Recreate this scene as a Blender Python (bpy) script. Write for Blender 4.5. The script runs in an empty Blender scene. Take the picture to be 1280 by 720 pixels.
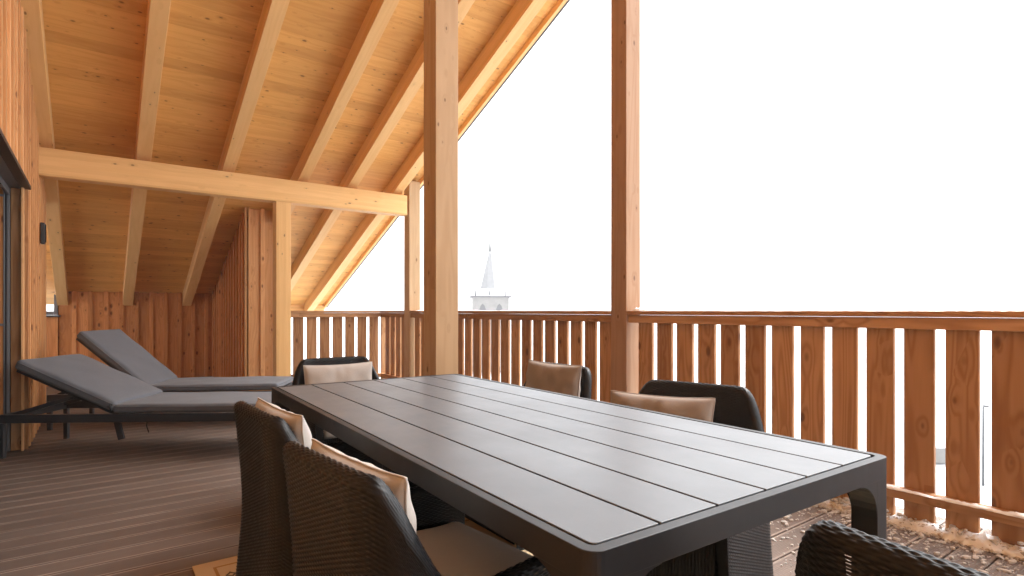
import bpy, math, random
import numpy as np
from mathutils import Vector, Matrix
random.seed(7)
S = bpy.context.scene
COL = S.collection
PI = math.pi
V = Vector

# ------------------------------------------------------------------ helpers
class MB:
    """collects pieces; every piece carries grain coordinates (wc) and a tone (rnd)"""
    def __init__(s):
        s.v = []; s.f = []; s.wc = []; s.rnd = []; s.sm = []; s.seed = random.random() * 1000
    def add(s, verts, faces, wcs=None, rnd=None, smooth=False):
        b = len(s.v); s.v += [tuple(p) for p in verts]
        s.f += [tuple(i + b for i in f) for f in faces]
        s.sm += [smooth] * len(faces)
        r = random.random() if rnd is None else rnd
        s.rnd += [r] * len(verts)
        s.wc += [tuple(w) for w in (wcs if wcs is not None else verts)]
    def hexa(s, c8, g, w, rnd=None):
        """c8: bottom ring of four, then top ring of four; g grain direction, w width direction"""
        g = V(g).normalized(); w = V(w); w = (w - g * w.dot(g)).normalized(); t = g.cross(w)
        o = V(c8[0]); off = V((random.uniform(0, 60), random.uniform(0, 60), random.uniform(0, 60)))
        wcs = [(V(p) - o).dot(g) for p in c8]
        wcs = [V(((V(p) - o).dot(g), (V(p) - o).dot(w), (V(p) - o).dot(t))) + off for p in c8]
        s.add(c8, [(3, 2, 1, 0), (4, 5, 6, 7), (0, 1, 5, 4), (1, 2, 6, 5), (2, 3, 7, 6), (3, 0, 4, 7)], wcs, rnd)
    def box(s, lo, hi, g=None, rnd=None):
        x0, y0, z0 = lo; x1, y1, z1 = hi
        c = [V(p) for p in ((x0, y0, z0), (x1, y0, z0), (x1, y1, z0), (x0, y1, z0), (x0, y0, z1), (x1, y0, z1), (x1, y1, z1), (x0, y1, z1))]
        d = [x1 - x0, y1 - y0, z1 - z0]
        ax = [V((1, 0, 0)), V((0, 1, 0)), V((0, 0, 1))]
        order = sorted(range(3), key=lambda i: -d[i])
        gi = order[0] if g is None else 'xyz'.index(g)
        wi = [i for i in order if i != gi][0]
        s.hexa(c, ax[gi], ax[wi], rnd)
    def bar(s, p0, p1, w, t, up=(0, 0, 1), rnd=None):
        """a straight bar of width w (across up) and thickness t (along up)"""
        p0 = V(p0); p1 = V(p1); d = (p1 - p0).normalized(); up = V(up)
        sd = d.cross(up).normalized(); u = sd.cross(d).normalized()
        a, b = sd * w / 2, u * t / 2
        c = [p0 - a - b, p0 + a - b, p0 + a + b, p0 - a + b, p1 - a - b, p1 + a - b, p1 + a + b, p1 - a + b]
        s.hexa(c, d, sd if w >= t else u, rnd)
    def tube(s, pts, r, n=10, cap=True):
        pts = [V(p) for p in pts]; rings = []; vs = []; fs = []
        rr = r if isinstance(r, (list, tuple)) else [r] * len(pts)
        for i, p in enumerate(pts):
            d = (pts[min(i + 1, len(pts) - 1)] - pts[max(i - 1, 0)]).normalized()
            h = V((0, 0, 1)) if abs(d.z) < .9 else V((1, 0, 0))
            a = d.cross(h).normalized(); b = a.cross(d).normalized()
            for k in range(n):
                t = 2 * PI * k / n; vs.append(p + (a * math.cos(t) + b * math.sin(t)) * rr[i])
        for i in range(len(pts) - 1):
            for k in range(n):
                k2 = (k + 1) % n
                fs.append((i * n + k, i * n + k2, (i + 1) * n + k2, (i + 1) * n + k))
        if cap:
            fs.append(tuple(range(n - 1, -1, -1))); fs.append(tuple((len(pts) - 1) * n + k for k in range(n)))
        s.add(vs, fs, smooth=True)
    def prism(s, poly, axis, a, b):
        """polygon (list of 2d) extruded between a and b; axis 'x','y','z'"""
        def P(q, h):
            return {'x': (h, q[0], q[1]), 'y': (q[0], h, q[1]), 'z': (q[0], q[1], h)}[axis]
        n = len(poly); vs = [P(q, a) for q in poly] + [P(q, b) for q in poly]
        fs = [tuple(range(n - 1, -1, -1)), tuple(range(n, 2 * n))]
        fs += [(i, (i + 1) % n, n + (i + 1) % n, n + i) for i in range(n)]
        s.add(vs, fs)
    def mesh(s, name, mat):
        me = bpy.data.meshes.new(name)
        me.from_pydata(s.v, [], s.f)
        a = me.attributes.new('wc', 'FLOAT_VECTOR', 'POINT'); a.data.foreach_set('vector', np.array(s.wc, dtype=np.float32).ravel())
        a = me.attributes.new('rnd', 'FLOAT', 'POINT'); a.data.foreach_set('value', np.array(s.rnd, dtype=np.float32))
        me.polygons.foreach_set('use_smooth', s.sm)
        me.materials.append(mat); me.update()
        return me
    def build(s, name, mat, parent=None, bevel=0, fix=False):
        me = s.mesh(name, mat)
        if fix:
            import bmesh
            bm = bmesh.new(); bm.from_mesh(me); bmesh.ops.recalc_face_normals(bm, faces=bm.faces); bm.to_mesh(me); bm.free()
        o = link(name, me, parent)
        if bevel: add_bevel(o, bevel)
        return o

def add_bevel(o, w, seg=2):
    m = o.modifiers.new('edge', 'BEVEL'); m.width = w; m.segments = seg; m.limit_method = 'ANGLE'; m.angle_limit = math.radians(40)
    m.use_clamp_overlap = True; m.harden_normals = False

def link(name, me, parent=None):
    o = bpy.data.objects.new(name, me); COL.objects.link(o)
    if parent is not None: o.parent = parent
    return o

def tag(o, label=None, cat=None, group=None, kind=None):
    if label: o['label'] = label
    if cat: o['category'] = cat
    if group: o['group'] = group
    if kind: o['kind'] = kind
    return o

def empty(name, loc=(0, 0, 0), rz=0):
    o = bpy.data.objects.new(name, None); COL.objects.link(o); o.location = loc; o.rotation_euler = (0, 0, rz)
    o.empty_display_size = .1
    return o

def copy_tree(o, parent=None):
    c = o.copy(); COL.objects.link(c)
    if parent is not None: c.parent = parent
    for ch in [x for x in bpy.data.objects if x.parent == o]:
        copy_tree(ch, c)
    return c

# ------------------------------------------------------------------ materials
class NT:
    def __init__(s, name):
        s.m = bpy.data.materials.new(name); s.m.use_nodes = True; s.t = s.m.node_tree; s.t.nodes.clear()
        s.out = s.n('ShaderNodeOutputMaterial'); s.b = s.n('ShaderNodeBsdfPrincipled'); s.l(s.b.outputs[0], s.out.inputs[0])
    def n(s, typ, **kw):
        nd = s.t.nodes.new(typ)
        for k, v in kw.items(): setattr(nd, k, v)
        return nd
    def l(s, a, b): s.t.links.new(a, b)
    def val(s, sock, v):
        if hasattr(v, 'is_output'): s.l(v, sock)
        else: sock.default_value = v
    def math(s, op, a, b=0.0, c=None, clamp=False):
        nd = s.n('ShaderNodeMath', operation=op, use_clamp=clamp); s.val(nd.inputs[0], a); s.val(nd.inputs[1], b)
        if c is not None: s.val(nd.inputs[2], c)
        return nd.outputs[0]
    def vmul(s, a, b):
        nd = s.n('ShaderNodeVectorMath', operation='MULTIPLY'); s.val(nd.inputs[0], a); s.val(nd.inputs[1], b); return nd.outputs[0]
    def noise(s, vec, scale, detail=3, rough=.55, dist=0, color=False):
        nd = s.n('ShaderNodeTexNoise'); s.l(vec, nd.inputs['Vector']); nd.inputs['Scale'].default_value = scale
        nd.inputs['Detail'].default_value = detail; nd.inputs['Roughness'].default_value = rough; nd.inputs['Distortion'].default_value = dist
        return nd.outputs[1 if color else 0]
    def ramp(s, f, stops, interp='LINEAR'):
        nd = s.n('ShaderNodeValToRGB'); s.l(f, nd.inputs[0]); nd.color_ramp.interpolation = interp
        while len(nd.color_ramp.elements) < len(stops): nd.color_ramp.elements.new(.5)
        for e, (p, c) in zip(nd.color_ramp.elements, stops):
            e.position = p; e.color = (*c, 1) if hasattr(c, '__len__') else (c, c, c, 1)
        return nd.outputs[0]
    def mix(s, f, a, b, mode='MIX'):
        nd = s.n('ShaderNodeMix', data_type='RGBA', blend_type=mode)
        s.val(nd.inputs[0], f)
        for sk, v in ((nd.inputs[6], a), (nd.inputs[7], b)):
            if hasattr(v, 'is_output'): s.l(v, sk)
            else: sk.default_value = (*v, 1) if hasattr(v, '__len__') else (v, v, v, 1)
        return nd.outputs[2]
    def attr(s, name, out):
        nd = s.n('ShaderNodeAttribute', attribute_name=name); return nd.outputs[out]
    def bump(s, h, strength=.3, dist=.002):
        nd = s.n('ShaderNodeBump'); nd.inputs['Strength'].default_value = strength; nd.inputs['Distance'].default_value = dist
        s.l(h, nd.inputs['Height']); s.l(nd.outputs[0], s.b.inputs['Normal'])
    def maprange(s, v, a, b, c, d):
        nd = s.n('ShaderNodeMapRange'); s.val(nd.inputs[0], v); nd.inputs[1].default_value = a; nd.inputs[2].default_value = b
        nd.inputs[3].default_value = c; nd.inputs[4].default_value = d; return nd.outputs[0]

def wood(name, light, dark, knot=(.10, .045, .02), rings=9, ring_amt=.6, tone=.25, knots=1.0, rough=.6, lam=0, hue=.0, knot_size=1.0, spec=.3, kscale=(7.0, 14.0, 14.0)):
    """grain runs along wc.x; rings are contour lines of a stretched noise; knots from sparse cells"""
    N = NT(name)
    wc = N.attr('wc', 'Vector'); rnd = N.attr('rnd', 'Fac')
    if lam:                                              # glued laminations: shift the grain in every 4 cm layer
        sep = N.n('ShaderNodeSeparateXYZ'); N.l(wc, sep.inputs[0])
        layer = N.math('FLOOR', N.math('DIVIDE', sep.outputs[1], lam))
        comb = N.n('ShaderNodeCombineXYZ'); N.l(N.math('MULTIPLY', layer, 3.37), comb.inputs[0]); N.l(N.math('MULTIPLY', layer, 1.13), comb.inputs[2])
        ad = N.n('ShaderNodeVectorMath', operation='ADD'); N.l(wc, ad.inputs[0]); N.l(comb.outputs[0], ad.inputs[1]); wc2 = ad.outputs[0]
        wn = N.n('ShaderNodeTexWhiteNoise', noise_dimensions='1D'); N.l(layer, wn.inputs['W']); lamtone = wn.outputs['Value']
    else:
        wc2 = wc; lamtone = None
    vor = N.n('ShaderNodeTexVoronoi', feature='F1'); vor.inputs['Scale'].default_value = 1; vor.inputs['Randomness'].default_value = 1
    N.l(N.vmul(wc2, kscale), vor.inputs['Vector'])
    sepc = N.n('ShaderNodeSeparateColor'); N.l(vor.outputs['Color'], sepc.inputs[0])
    pick = N.math('GREATER_THAN', sepc.outputs[0], 1 - .6 * knots)
    size = N.math('MULTIPLY_ADD', N.math('POWER', sepc.outputs[1], 2.0), .14 * knot_size, .10 * knot_size)
    kd = N.math('DIVIDE', vor.outputs['Distance'], size)
    core = N.math('MULTIPLY', pick, N.maprange(kd, .65, 1.15, 1, 0))
    halo = N.math('MULTIPLY', pick, N.maprange(kd, .8, 3.2, 1, 0))
    base = N.noise(N.vmul(wc2, (.55, 6.5, 6.5)), 1.0, 2, .5, .3)
    warp = N.math('MULTIPLY_ADD', halo, .12, base)
    ring = N.math('SINE', N.math('MULTIPLY', warp, rings * 6.283))
    ring = N.math('POWER', N.math('MULTIPLY_ADD', ring, .5, .5), 1.6)
    fine = N.noise(N.vmul(wc2, (6, 160, 160)), 1.0, 3, .6)
    mid = N.noise(N.vmul(wc2, (1.5, 22, 22)), 1.0, 3, .55)
    g = N.math('ADD', N.math('MULTIPLY', ring, ring_amt * .55), N.math('MULTIPLY', fine, .25))
    g = N.math('ADD', g, N.math('MULTIPLY', mid, .45))
    g = N.math('SUBTRACT', g, .18, clamp=True)
    col = N.mix(g, light, dark)
    t = N.math('MULTIPLY_ADD', rnd, tone, 1 - tone / 2)
    if lamtone is not None: t = N.math('MULTIPLY', t, N.math('MULTIPLY_ADD', lamtone, .16, .92))
    cmb = N.n('ShaderNodeCombineColor'); N.l(t, cmb.inputs[0]); N.l(N.math('POWER', t, 1.25), cmb.inputs[1]); N.l(N.math('POWER', t, 1.6), cmb.inputs[2])
    col = N.mix(1.0, col, cmb.outputs[0], 'MULTIPLY')
    col = N.mix(N.math('MULTIPLY', halo, .22), col, tuple(c * .8 for c in dark))
    col = N.mix(N.math('MULTIPLY', core, .72), col, knot)
    N.l(col, N.b.inputs['Base Color'])
    N.l(N.maprange(g, 0, 1, rough - .06, rough + .12), N.b.inputs['Roughness'])
    N.b.inputs['Specular IOR Level'].default_value = spec
    N.bump(N.math('ADD', g, N.math('MULTIPLY', core, .4)), .25, .0012)
    return N.m

def plain(name, col, rough=.5, metal=0, noise=None, var=.15, bump=0, spec=.5):
    N = NT(name); N.b.inputs['Roughness'].default_value = rough; N.b.inputs['Metallic'].default_value = metal
    N.b.inputs['Specular IOR Level'].default_value = spec
    tc = N.n('ShaderNodeTexCoord').outputs['Object']
    f = N.noise(tc, noise or 8, 4, .6)
    N.l(N.mix(f, tuple(c * (1 - var) for c in col), tuple(min(1, c * (1 + var)) for c in col)), N.b.inputs['Base Color'])
    if bump: N.bump(N.noise(tc, (noise or 8) * 6, 3, .6), .4, bump)
    return N.m

M = {}
M['spruce'] = wood('spruce_boards', (.75, .405, .118), (.57, .255, .06), (.12, .05, .02), rings=7, ring_amt=.5, tone=.19, knots=1.0, knot_size=.85, kscale=(9, 17, 17))
M['glulam'] = wood('spruce_glulam', (.78, .48, .20), (.64, .35, .115), (.14, .06, .025), rings=8, ring_amt=.35, tone=.10, knots=.5, lam=.04, knot_size=.62)
M['post'] = wood('post_glulam', (.47, .315, .175), (.35, .21, .10), (.11, .05, .022), rings=8, ring_amt=.5, tone=.08, knots=.6, lam=.08, knot_size=.75)
M['larch_post'] = wood('larch_post', (.37, .22, .128), (.265, .135, .066), (.09, .035, .015), rings=8, ring_amt=.6, tone=.1, knots=.7, knot_size=.8)
M['larch'] = wood('larch_railing', (.47, .252, .112), (.275, .12, .047), (.08, .028, .011), rings=9, ring_amt=.95, tone=.34, knots=.8, knot_size=.95, kscale=(5, 10, 10))
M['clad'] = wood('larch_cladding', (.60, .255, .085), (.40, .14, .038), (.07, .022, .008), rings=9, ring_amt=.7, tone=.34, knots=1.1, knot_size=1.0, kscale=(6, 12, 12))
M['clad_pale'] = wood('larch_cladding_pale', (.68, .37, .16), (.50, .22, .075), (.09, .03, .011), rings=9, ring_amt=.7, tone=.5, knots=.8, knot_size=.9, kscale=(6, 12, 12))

def deck_mat():
    N = NT('composite_decking')
    wc = N.attr('wc', 'Vector'); rnd = N.attr('rnd', 'Fac')
    sep = N.n('ShaderNodeSeparateXYZ'); N.l(wc, sep.inputs[0])
    streak = N.noise(N.vmul(wc, (2.5, 90, 1)), 1, 3, .6)
    blot = N.noise(wc, 3.5, 4, .65)
    gs = N.math('SINE', N.math('MULTIPLY', sep.outputs[1], 2 * PI / .0095))
    col = N.mix(streak, (.090, .063, .049), (.172, .126, .102))
    col = N.mix(N.math('MULTIPLY', blot, .35), col, (.205, .162, .135))
    tc = N.n('ShaderNodeTexCoord').outputs['Object']; so = N.n('ShaderNodeSeparateXYZ'); N.l(tc, so.inputs[0])
    e = N.math('FRACT', N.math('DIVIDE', N.math('ADD', so.outputs[1], 5.0), .1435))
    e2 = N.math('ABSOLUTE', N.math('SUBTRACT', N.math('ABSOLUTE', N.math('SUBTRACT', e, .48)), .42))
    edge_light = N.math('MULTIPLY', N.math('LESS_THAN', e2, .035), N.maprange(N.noise(tc, 2.2, 3, .6), .3, .7, .15, .75))  # pale strips painted in for board edges catching light
    col = N.mix(edge_light, col, (.40, .32, .27))
    dust = N.math('GREATER_THAN', N.math('ADD', N.math('MULTIPLY', N.noise(tc, 45, 5, .75), .6), N.math('MULTIPLY', N.noise(tc, 5, 3, .6), .5)), N.maprange(so.outputs[0], 2.3, 3.4, .84, .55))
    dust = N.math('MULTIPLY', dust, N.math('LESS_THAN', so.outputs[1], 2.9))
    col = N.mix(N.math('MULTIPLY', dust, .45), col, (.45, .42, .40))
    t = N.math('MULTIPLY_ADD', rnd, .3, .85)
    col = N.mix(1, col, N.ramp(t, [(0, 0.), (1, 1.)]), 'MULTIPLY')
    N.l(col, N.b.inputs['Base Color'])
    N.l(N.math('MAXIMUM', N.maprange(blot, .3, .7, .55, .75), N.math('MULTIPLY', dust, .95)), N.b.inputs['Roughness'])
    N.b.inputs['Specular IOR Level'].default_value = .3
    N.bump(N.math('ADD', N.math('MULTIPLY', gs, .5), N.math('MULTIPLY', streak, .6)), .55, .0016)
    return N.m
M['deck'] = deck_mat()

def table_mat(name, c, rough, spec=.65):
    N = NT(name); tc = N.n('ShaderNodeTexCoord').outputs['Object']
    fine = N.noise(tc, 420, 2, .6); blot = N.noise(tc, 3.0, 5, .65); scr = N.noise(N.vmul(tc, (40, 3, 3)), 1, 4, .7)
    N.l(N.mix(N.math('MULTIPLY_ADD', fine, .4, N.math('MULTIPLY', blot, .5)), tuple(x * .8 for x in c), tuple(x * 1.25 for x in c)), N.b.inputs['Base Color'])
    N.l(N.math('ADD', N.maprange(blot, .3, .75, rough - .05, rough + .08), N.math('MULTIPLY', scr, .05)), N.b.inputs['Roughness'])
    N.b.inputs['Specular IOR Level'].default_value = spec
    N.bump(fine, .12, .0006)
    return N.m
M['tabletop'] = table_mat('powder_coated_tabletop', (.080, .094, .110), .40)
M['tableframe'] = table_mat('powder_coated_frame', (.012, .013, .0155), .46, .35)
M['shadow_gap'] = plain('dark_gap', (.008, .008, .008), .8)
M['metal_dark'] = plain('anthracite_metal', (.030, .033, .038), .38, 0)
M['alu'] = plain('grey_aluminium', (.17, .17, .18), .4, .5)
M['black'] = plain('black_plastic', (.012, .012, .013), .45)
M['brown_metal'] = plain('brown_flashing', (.04, .024, .018), .5)

def fabric(name, c, scale=900, var=.35, rough=.9, wr=0):
    N = NT(name); tc = N.n('ShaderNodeTexCoord').outputs['Object']
    f = N.noise(tc, scale, 2, .7); b = N.noise(tc, 9, 4, .6)
    col = N.mix(N.math('MULTIPLY_ADD', f, .8, N.math('MULTIPLY', b, .2)), tuple(x * (1 - var) for x in c), tuple(min(1, x * (1 + var)) for x in c))
    N.l(col, N.b.inputs['Base Color']); N.b.inputs['Roughness'].default_value = rough; N.b.inputs['Specular IOR Level'].default_value = .05
    N.b.inputs['Sheen Weight'].default_value = .12
    h = N.math('MULTIPLY', f, .35)
    if wr: h = N.math('ADD', h, N.math('MULTIPLY', N.noise(tc, 14, 3, .5, 1.2), 6 * wr))
    N.bump(h, .5, .0015)
    return N.m
M['grey_fabric'] = fabric('grey_melange_fabric', (.130, .138, .154), 420, .6)
M['beige'] = fabric('beige_cushion_fabric', (.42, .39, .36), 1100, .1, wr=.4)
M['tan'] = fabric('tan_cushion_fabric', (.255, .215, .185), 1100, .1, wr=.4)  # same beige fabric, darkened in colour for the cushions in shade
M['cream'] = fabric('cream_cushion_fabric', (.50, .46, .42), 1100, .08, wr=.4)

def wicker_mat():
    N = NT('black_resin_wicker'); tc = N.n('ShaderNodeTexCoord').outputs['Object']
    f = N.noise(tc, 60, 3, .6)
    N.l(N.mix(f, (.004, .0042, .005), (.011, .0115, .013)), N.b.inputs['Base Color'])
    N.l(N.maprange(f, .3, .7, .28, .42), N.b.inputs['Roughness']); N.b.inputs['Specular IOR Level'].default_value = .20
    return N.m
M['wicker'] = wicker_mat()

def snow_mat():
    N = NT('snow'); tc = N.n('ShaderNodeTexCoord').outputs['Object']
    N.l(N.mix(N.noise(tc, 7, 4, .6), (.78, .80, .83), (.88, .88, .89)), N.b.inputs['Base Color'])
    N.b.inputs['Roughness'].default_value = .75; N.b.inputs['Specular IOR Level'].default_value = .2
    N.bump(N.noise(tc, 60, 4, .7), .5, .004)
    return N.m
M['snow'] = snow_mat()

M['crumb'] = plain('dirty_snow', (.50, .47, .44), .9, noise=30, var=.3)
M['field'] = plain('trodden_snow_field', (.52, .53, .55), .85, noise=.12, var=.1)  # snow darkened in colour for flat fog light and less bounce
def stone_mat():
    N = NT('pale_stone'); tc = N.n('ShaderNodeTexCoord').outputs['Object']
    br = N.n('ShaderNodeTexBrick'); N.l(N.vmul(tc, (1, 1, 1)), br.inputs['Vector']); br.inputs['Scale'].default_value = 2.0
    f = N.noise(tc, 1.2, 5, .65)
    N.l(N.mix(f, (.13, .122, .114), (.25, .24, .225)), N.b.inputs['Base Color']); N.b.inputs['Roughness'].default_value = .85
    return N.m
M['stone'] = stone_mat()
M['spire'] = plain('snow_dusted_shingles', (.205, .208, .213), .8, noise=2.2, var=.22)
M['opening'] = plain('dark_opening', (.06, .06, .065), .8)
M['glass_dark'] = plain('dark_glazing', (.02, .016, .014), .08)

def rug_mat():
    N = NT('woven_rug'); tc = N.n('ShaderNodeTexCoord').outputs['Object']
    sep = N.n('ShaderNodeSeparateXYZ'); N.l(tc, sep.inputs[0])
    HX, HY = .80, 1.5
    dx = N.math('SUBTRACT', HX, N.math('ABSOLUTE', sep.outputs[0])); dy = N.math('SUBTRACT', HY, N.math('ABSOLUTE', sep.outputs[1]))
    d = N.math('MINIMUM', dx, dy)
    line = N.math('LESS_THAN', N.math('ABSOLUTE', N.math('SUBTRACT', d, .075)), .006)
    line2 = N.math('LESS_THAN', N.math('ABSOLUTE', N.math('SUBTRACT', d, .25)), .006)
    vor = N.n('ShaderNodeTexVoronoi', feature='F1'); vor.inputs['Scale'].default_value = 8; vor.inputs['Randomness'].default_value = .15
    N.l(tc, vor.inputs['Vector'])
    sc = N.math('LESS_THAN', N.math('ABSOLUTE', N.math('SUBTRACT', N.math('FRACT', N.math('MULTIPLY', vor.outputs['Distance'], 2.6)), .5)), .10)
    sc = N.math('MULTIPLY', sc, N.math('LESS_THAN', N.math('ABSOLUTE', N.math('SUBTRACT', d, .165)), .065))
    f = N.noise(tc, 500, 2, .6)
    col = N.mix(f, (.50, .36, .20), (.66, .50, .31))
    col = N.mix(N.math('MAXIMUM', line, line2), col, (.38, .20, .07))
    col = N.mix(sc, col, (.10, .075, .055))
    N.l(col, N.b.inputs['Base Color']); N.b.inputs['Roughness'].default_value = .95
    N.bump(f, .6, .002)
    return N.m
M['rug'] = rug_mat()

# ------------------------------------------------------------------ measured layout (metres; Y runs along the house wall, X towards the open side)
CAM_Z = 1.10
SLOPE = .4132
def roof_z(y): return 5.735 - SLOPE * y          # underside of the roof boards
def rafter_z(y): return 5.525 - SLOPE * y        # underside of the rafters
WALL_X = -.425
BEAM_Y = 6.85
RAIL_X = 3.37
FAR_Y = 10.5
RIDGE_Y = -1.5
NVEC = V((0, SLOPE, 1)).normalized()

# ------------------------------------------------------------------ setting
def make_deck():
    m = MB(); y = -5.0
    while y < 10.9:
        x1 = 3.62 if y < 7.98 else 2.05
        cut = random.uniform(.9, 2.9)
        r = random.random()
        m.box((-1.9 if y > 7.95 else WALL_X + .012 - .25, y, -.028), (cut - .002, y + .1375, 0), 'x', r)
        m.box((cut + .002, y, -.028), (x1, y + .1375, 0), 'x', random.random())
        y += .1435
    o = m.build('deck', M['deck'], bevel=.003); tag(o, kind='structure')
    m = MB(); m.box((-2, -5.1, -.40), (3.60, 7.95, -.04)); m.box((-2, 7.953, -.40), (2.05, 10.9, -.041))
    o = m.build('deck_substructure', M['shadow_gap']); tag(o, kind='structure')
make_deck()

def make_ground():
    n = 120; vs = []; fs = []
    for i in range(n + 1):
        for j in range(n + 1):
            u = (i / n * 2 - 1); v = (j / n * 2 - 1)
            x = math.copysign(abs(u) ** 3, u) * 4000; y = math.copysign(abs(v) ** 3, v) * 4000
            z = -7.2 + .35 * math.sin(x * .11 + 1) * math.cos(y * .09) + .2 * math.sin(x * .31) * math.sin(y * .27)
            vs.append((x, y, z))
    for i in range(n):
        for j in range(n):
            a = i * (n + 1) + j; fs.append((a, a + n + 1, a + n + 2, a + 1))
    m = MB(); m.add(vs, fs, smooth=True); o = m.build('ground', M['field']); tag(o, kind='structure')
make_ground()

# ------------------------------------------------------------------ roof
def make_roof():
    r = empty('timber_roof', (0, 0, 0)); tag(r, 'sloping timber roof with knotty pine boards on broad rafters over the terrace', 'roof')
    L = math.sqrt(1 + SLOPE ** 2)
    m = MB(); y = 11.0; p = .118
    while y > RIDGE_Y:
        y2 = max(y - p, RIDGE_Y)
        x = -2.6
        xs = [-2.6, 3.55]
        for a, b in zip(xs[:-1], xs[1:]):
            if b - a < .05: continue
            c = [V((a + .0007, y2 + .0014, roof_z(y2))), V((b, y2 + .0014, roof_z(y2))), V((b, y, roof_z(y))), V((a + .0007, y, roof_z(y)))]
            m.hexa(c + [q + NVEC * .03 for q in c], (1, 0, 0), (0, 1, -SLOPE))
        y = y2
    m.build('soffit_boards', M['spruce'], r)
    # covering slab and the slope behind the ridge
    m = MB()
    def slab(y0, z0, y1, z1, t, x0=-2.6, x1=3.58):
        c = [(x0, y0, z0), (x1, y0, z0), (x1, y1, z1), (x0, y1, z1)]
        m.hexa([V(q) for q in c] + [V(q) + V((0, 0, t)) for q in c], (1, 0, 0), (0, 1, 0))
    slab(RIDGE_Y, roof_z(RIDGE_Y) + .036, 11.0, roof_z(11.0) + .036, .16)
    m.build('roof_covering', M['brown_metal'], r)
    m = MB(); zr = roof_z(RIDGE_Y)
    slab(-7.5, zr - SLOPE * 6.0, RIDGE_Y - .003, zr, .03)
    m.build('rear_soffit', M['spruce'], r)
    for x0, w in ((-.455, .125), (.33, .13), (1.127, .125), (1.94, .12), (2.547, .12), (3.164, .124)):
        m = MB(); x1 = x0 + w; ye = 10.93 if x0 > 1.6 else 10.62
        ya, yb = ye, RIDGE_Y
        c = [V((x0, ya, rafter_z(ya))), V((x1, ya, rafter_z(ya))), V((x1, ya, roof_z(ya) - .0015)), V((x0, ya, roof_z(ya) - .0015)),
             V((x0, yb, rafter_z(yb))), V((x1, yb, rafter_z(yb))), V((x1, yb, roof_z(yb) - .0015)), V((x0, yb, roof_z(yb) - .0015))]
        m.hexa(c, (0, 1, -SLOPE), (0, SLOPE, 1))
        m.build('rafter', M['glulam'], r, bevel=.003, fix=True)
    def strip(name, x0, x1, dz0, dz1, mat):
        m = MB(); ya, yb = 11.05, RIDGE_Y
        c = []
        for yy in (ya, yb):
            z = roof_z(yy); c += [V((x0, yy, z + dz0)), V((x1, yy, z + dz0)), V((x1, yy, z + dz1)), V((x0, yy, z + dz1))]
        m.hexa(c, (0, 1, -SLOPE), (0, SLOPE, 1)); return m.build(name, mat, r, bevel=.002, fix=True)
    strip('bargeboard', 3.552, 3.59, -.06, .17, M['glulam'])
    strip('bargeboard_trim', 3.593, 3.612, -.03, .19, M['larch'])
    strip('drip_edge', 3.6145, 3.65, -.015, .215, M['brown_metal'])
    m = MB(); m.box((1.56, 10.935, rafter_z(10.95) - .02), (3.55, 10.975, roof_z(10.98) - .004)); m.build('eaves_board', M['glulam'], r, bevel=.002)
make_roof()

m = MB(); m.box((-.60, BEAM_Y, 2.362), (3.325, BEAM_Y + .16, rafter_z(BEAM_Y + .16) - .002), 'x')
tag(m.build('purlin_beam', M['glulam'], bevel=.006), 'thick horizontal glulam beam under the rafters at the far end', 'beam')

def post(x, y, w, top, mat, label):
    m = MB(); m.box((x, y, 0), (x + w, y + w, top), 'z')
    tag(m.build('timber_post', mat, bevel=.004), label, 'post', 'square timber posts of the terrace')
post(1.665, 3.04, .16, rafter_z(3.04) + .10, M['post'], 'pale square post right behind the far end of the dining table')
post(3.36, 3.04, .165, roof_z(3.21) - .004, M['larch_post'], 'reddish square post in the railing with a snow lump at its side')
post(3.36, 6.86, .16, roof_z(7.02) - .004, M['post'], 'slim far post in the railing at the free end of the beam')
post(1.675, 6.86, .165, 2.363, M['glulam'], 'square post carrying the beam beside the boarded partition')

# ------------------------------------------------------------------ walls
PITCH = .192
def clad(m, p0, p1, nrm, z0, ztop, skip=None, phase=0.0):
    """vertical boards with cover battens from p0 to p1 (2d); nrm outward normal; ztop(x, y) height"""
    p0 = V((*p0, 0)); p1 = V((*p1, 0)); d = (p1 - p0); L = d.length; d.normalize(); nrm = V((*nrm, 0))
    s = -phase
    def pc(a, b, back, front, zlo):
        a = max(a, 0); b = min(b, L)
        if b - a < .01: return
        zz = z0 if zlo is None else zlo
        q = []
        for off in ((a, back), (b, back), (b, front), (a, front)):
            q.append(p0 + d * off[0] + nrm * off[1])
        c = [V((k.x, k.y, zz)) for k in q] + [V((k.x, k.y, max(zz + .01, ztop(k.x, k.y)))) for k in q]
        m.hexa(c, (0, 0, 1), d)
    while s < L:
        mid = p0 + d * (s + PITCH / 2)
        zl = skip(mid.x, mid.y) if skip else None
        if zl is not False:
            pc(s + .001, s + PITCH - .001, -.045, -.028 + random.uniform(-.002, .002), zl)
        mid = p0 + d * s
        zl = skip(mid.x, mid.y) if skip else None
        if zl is not False:
            pc(s - .0275, s + .0275, -.024, .0, zl)
        s += PITCH
DOOR0, DOOR1, DOOR_Z = 2.9, 5.86, 2.06
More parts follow.
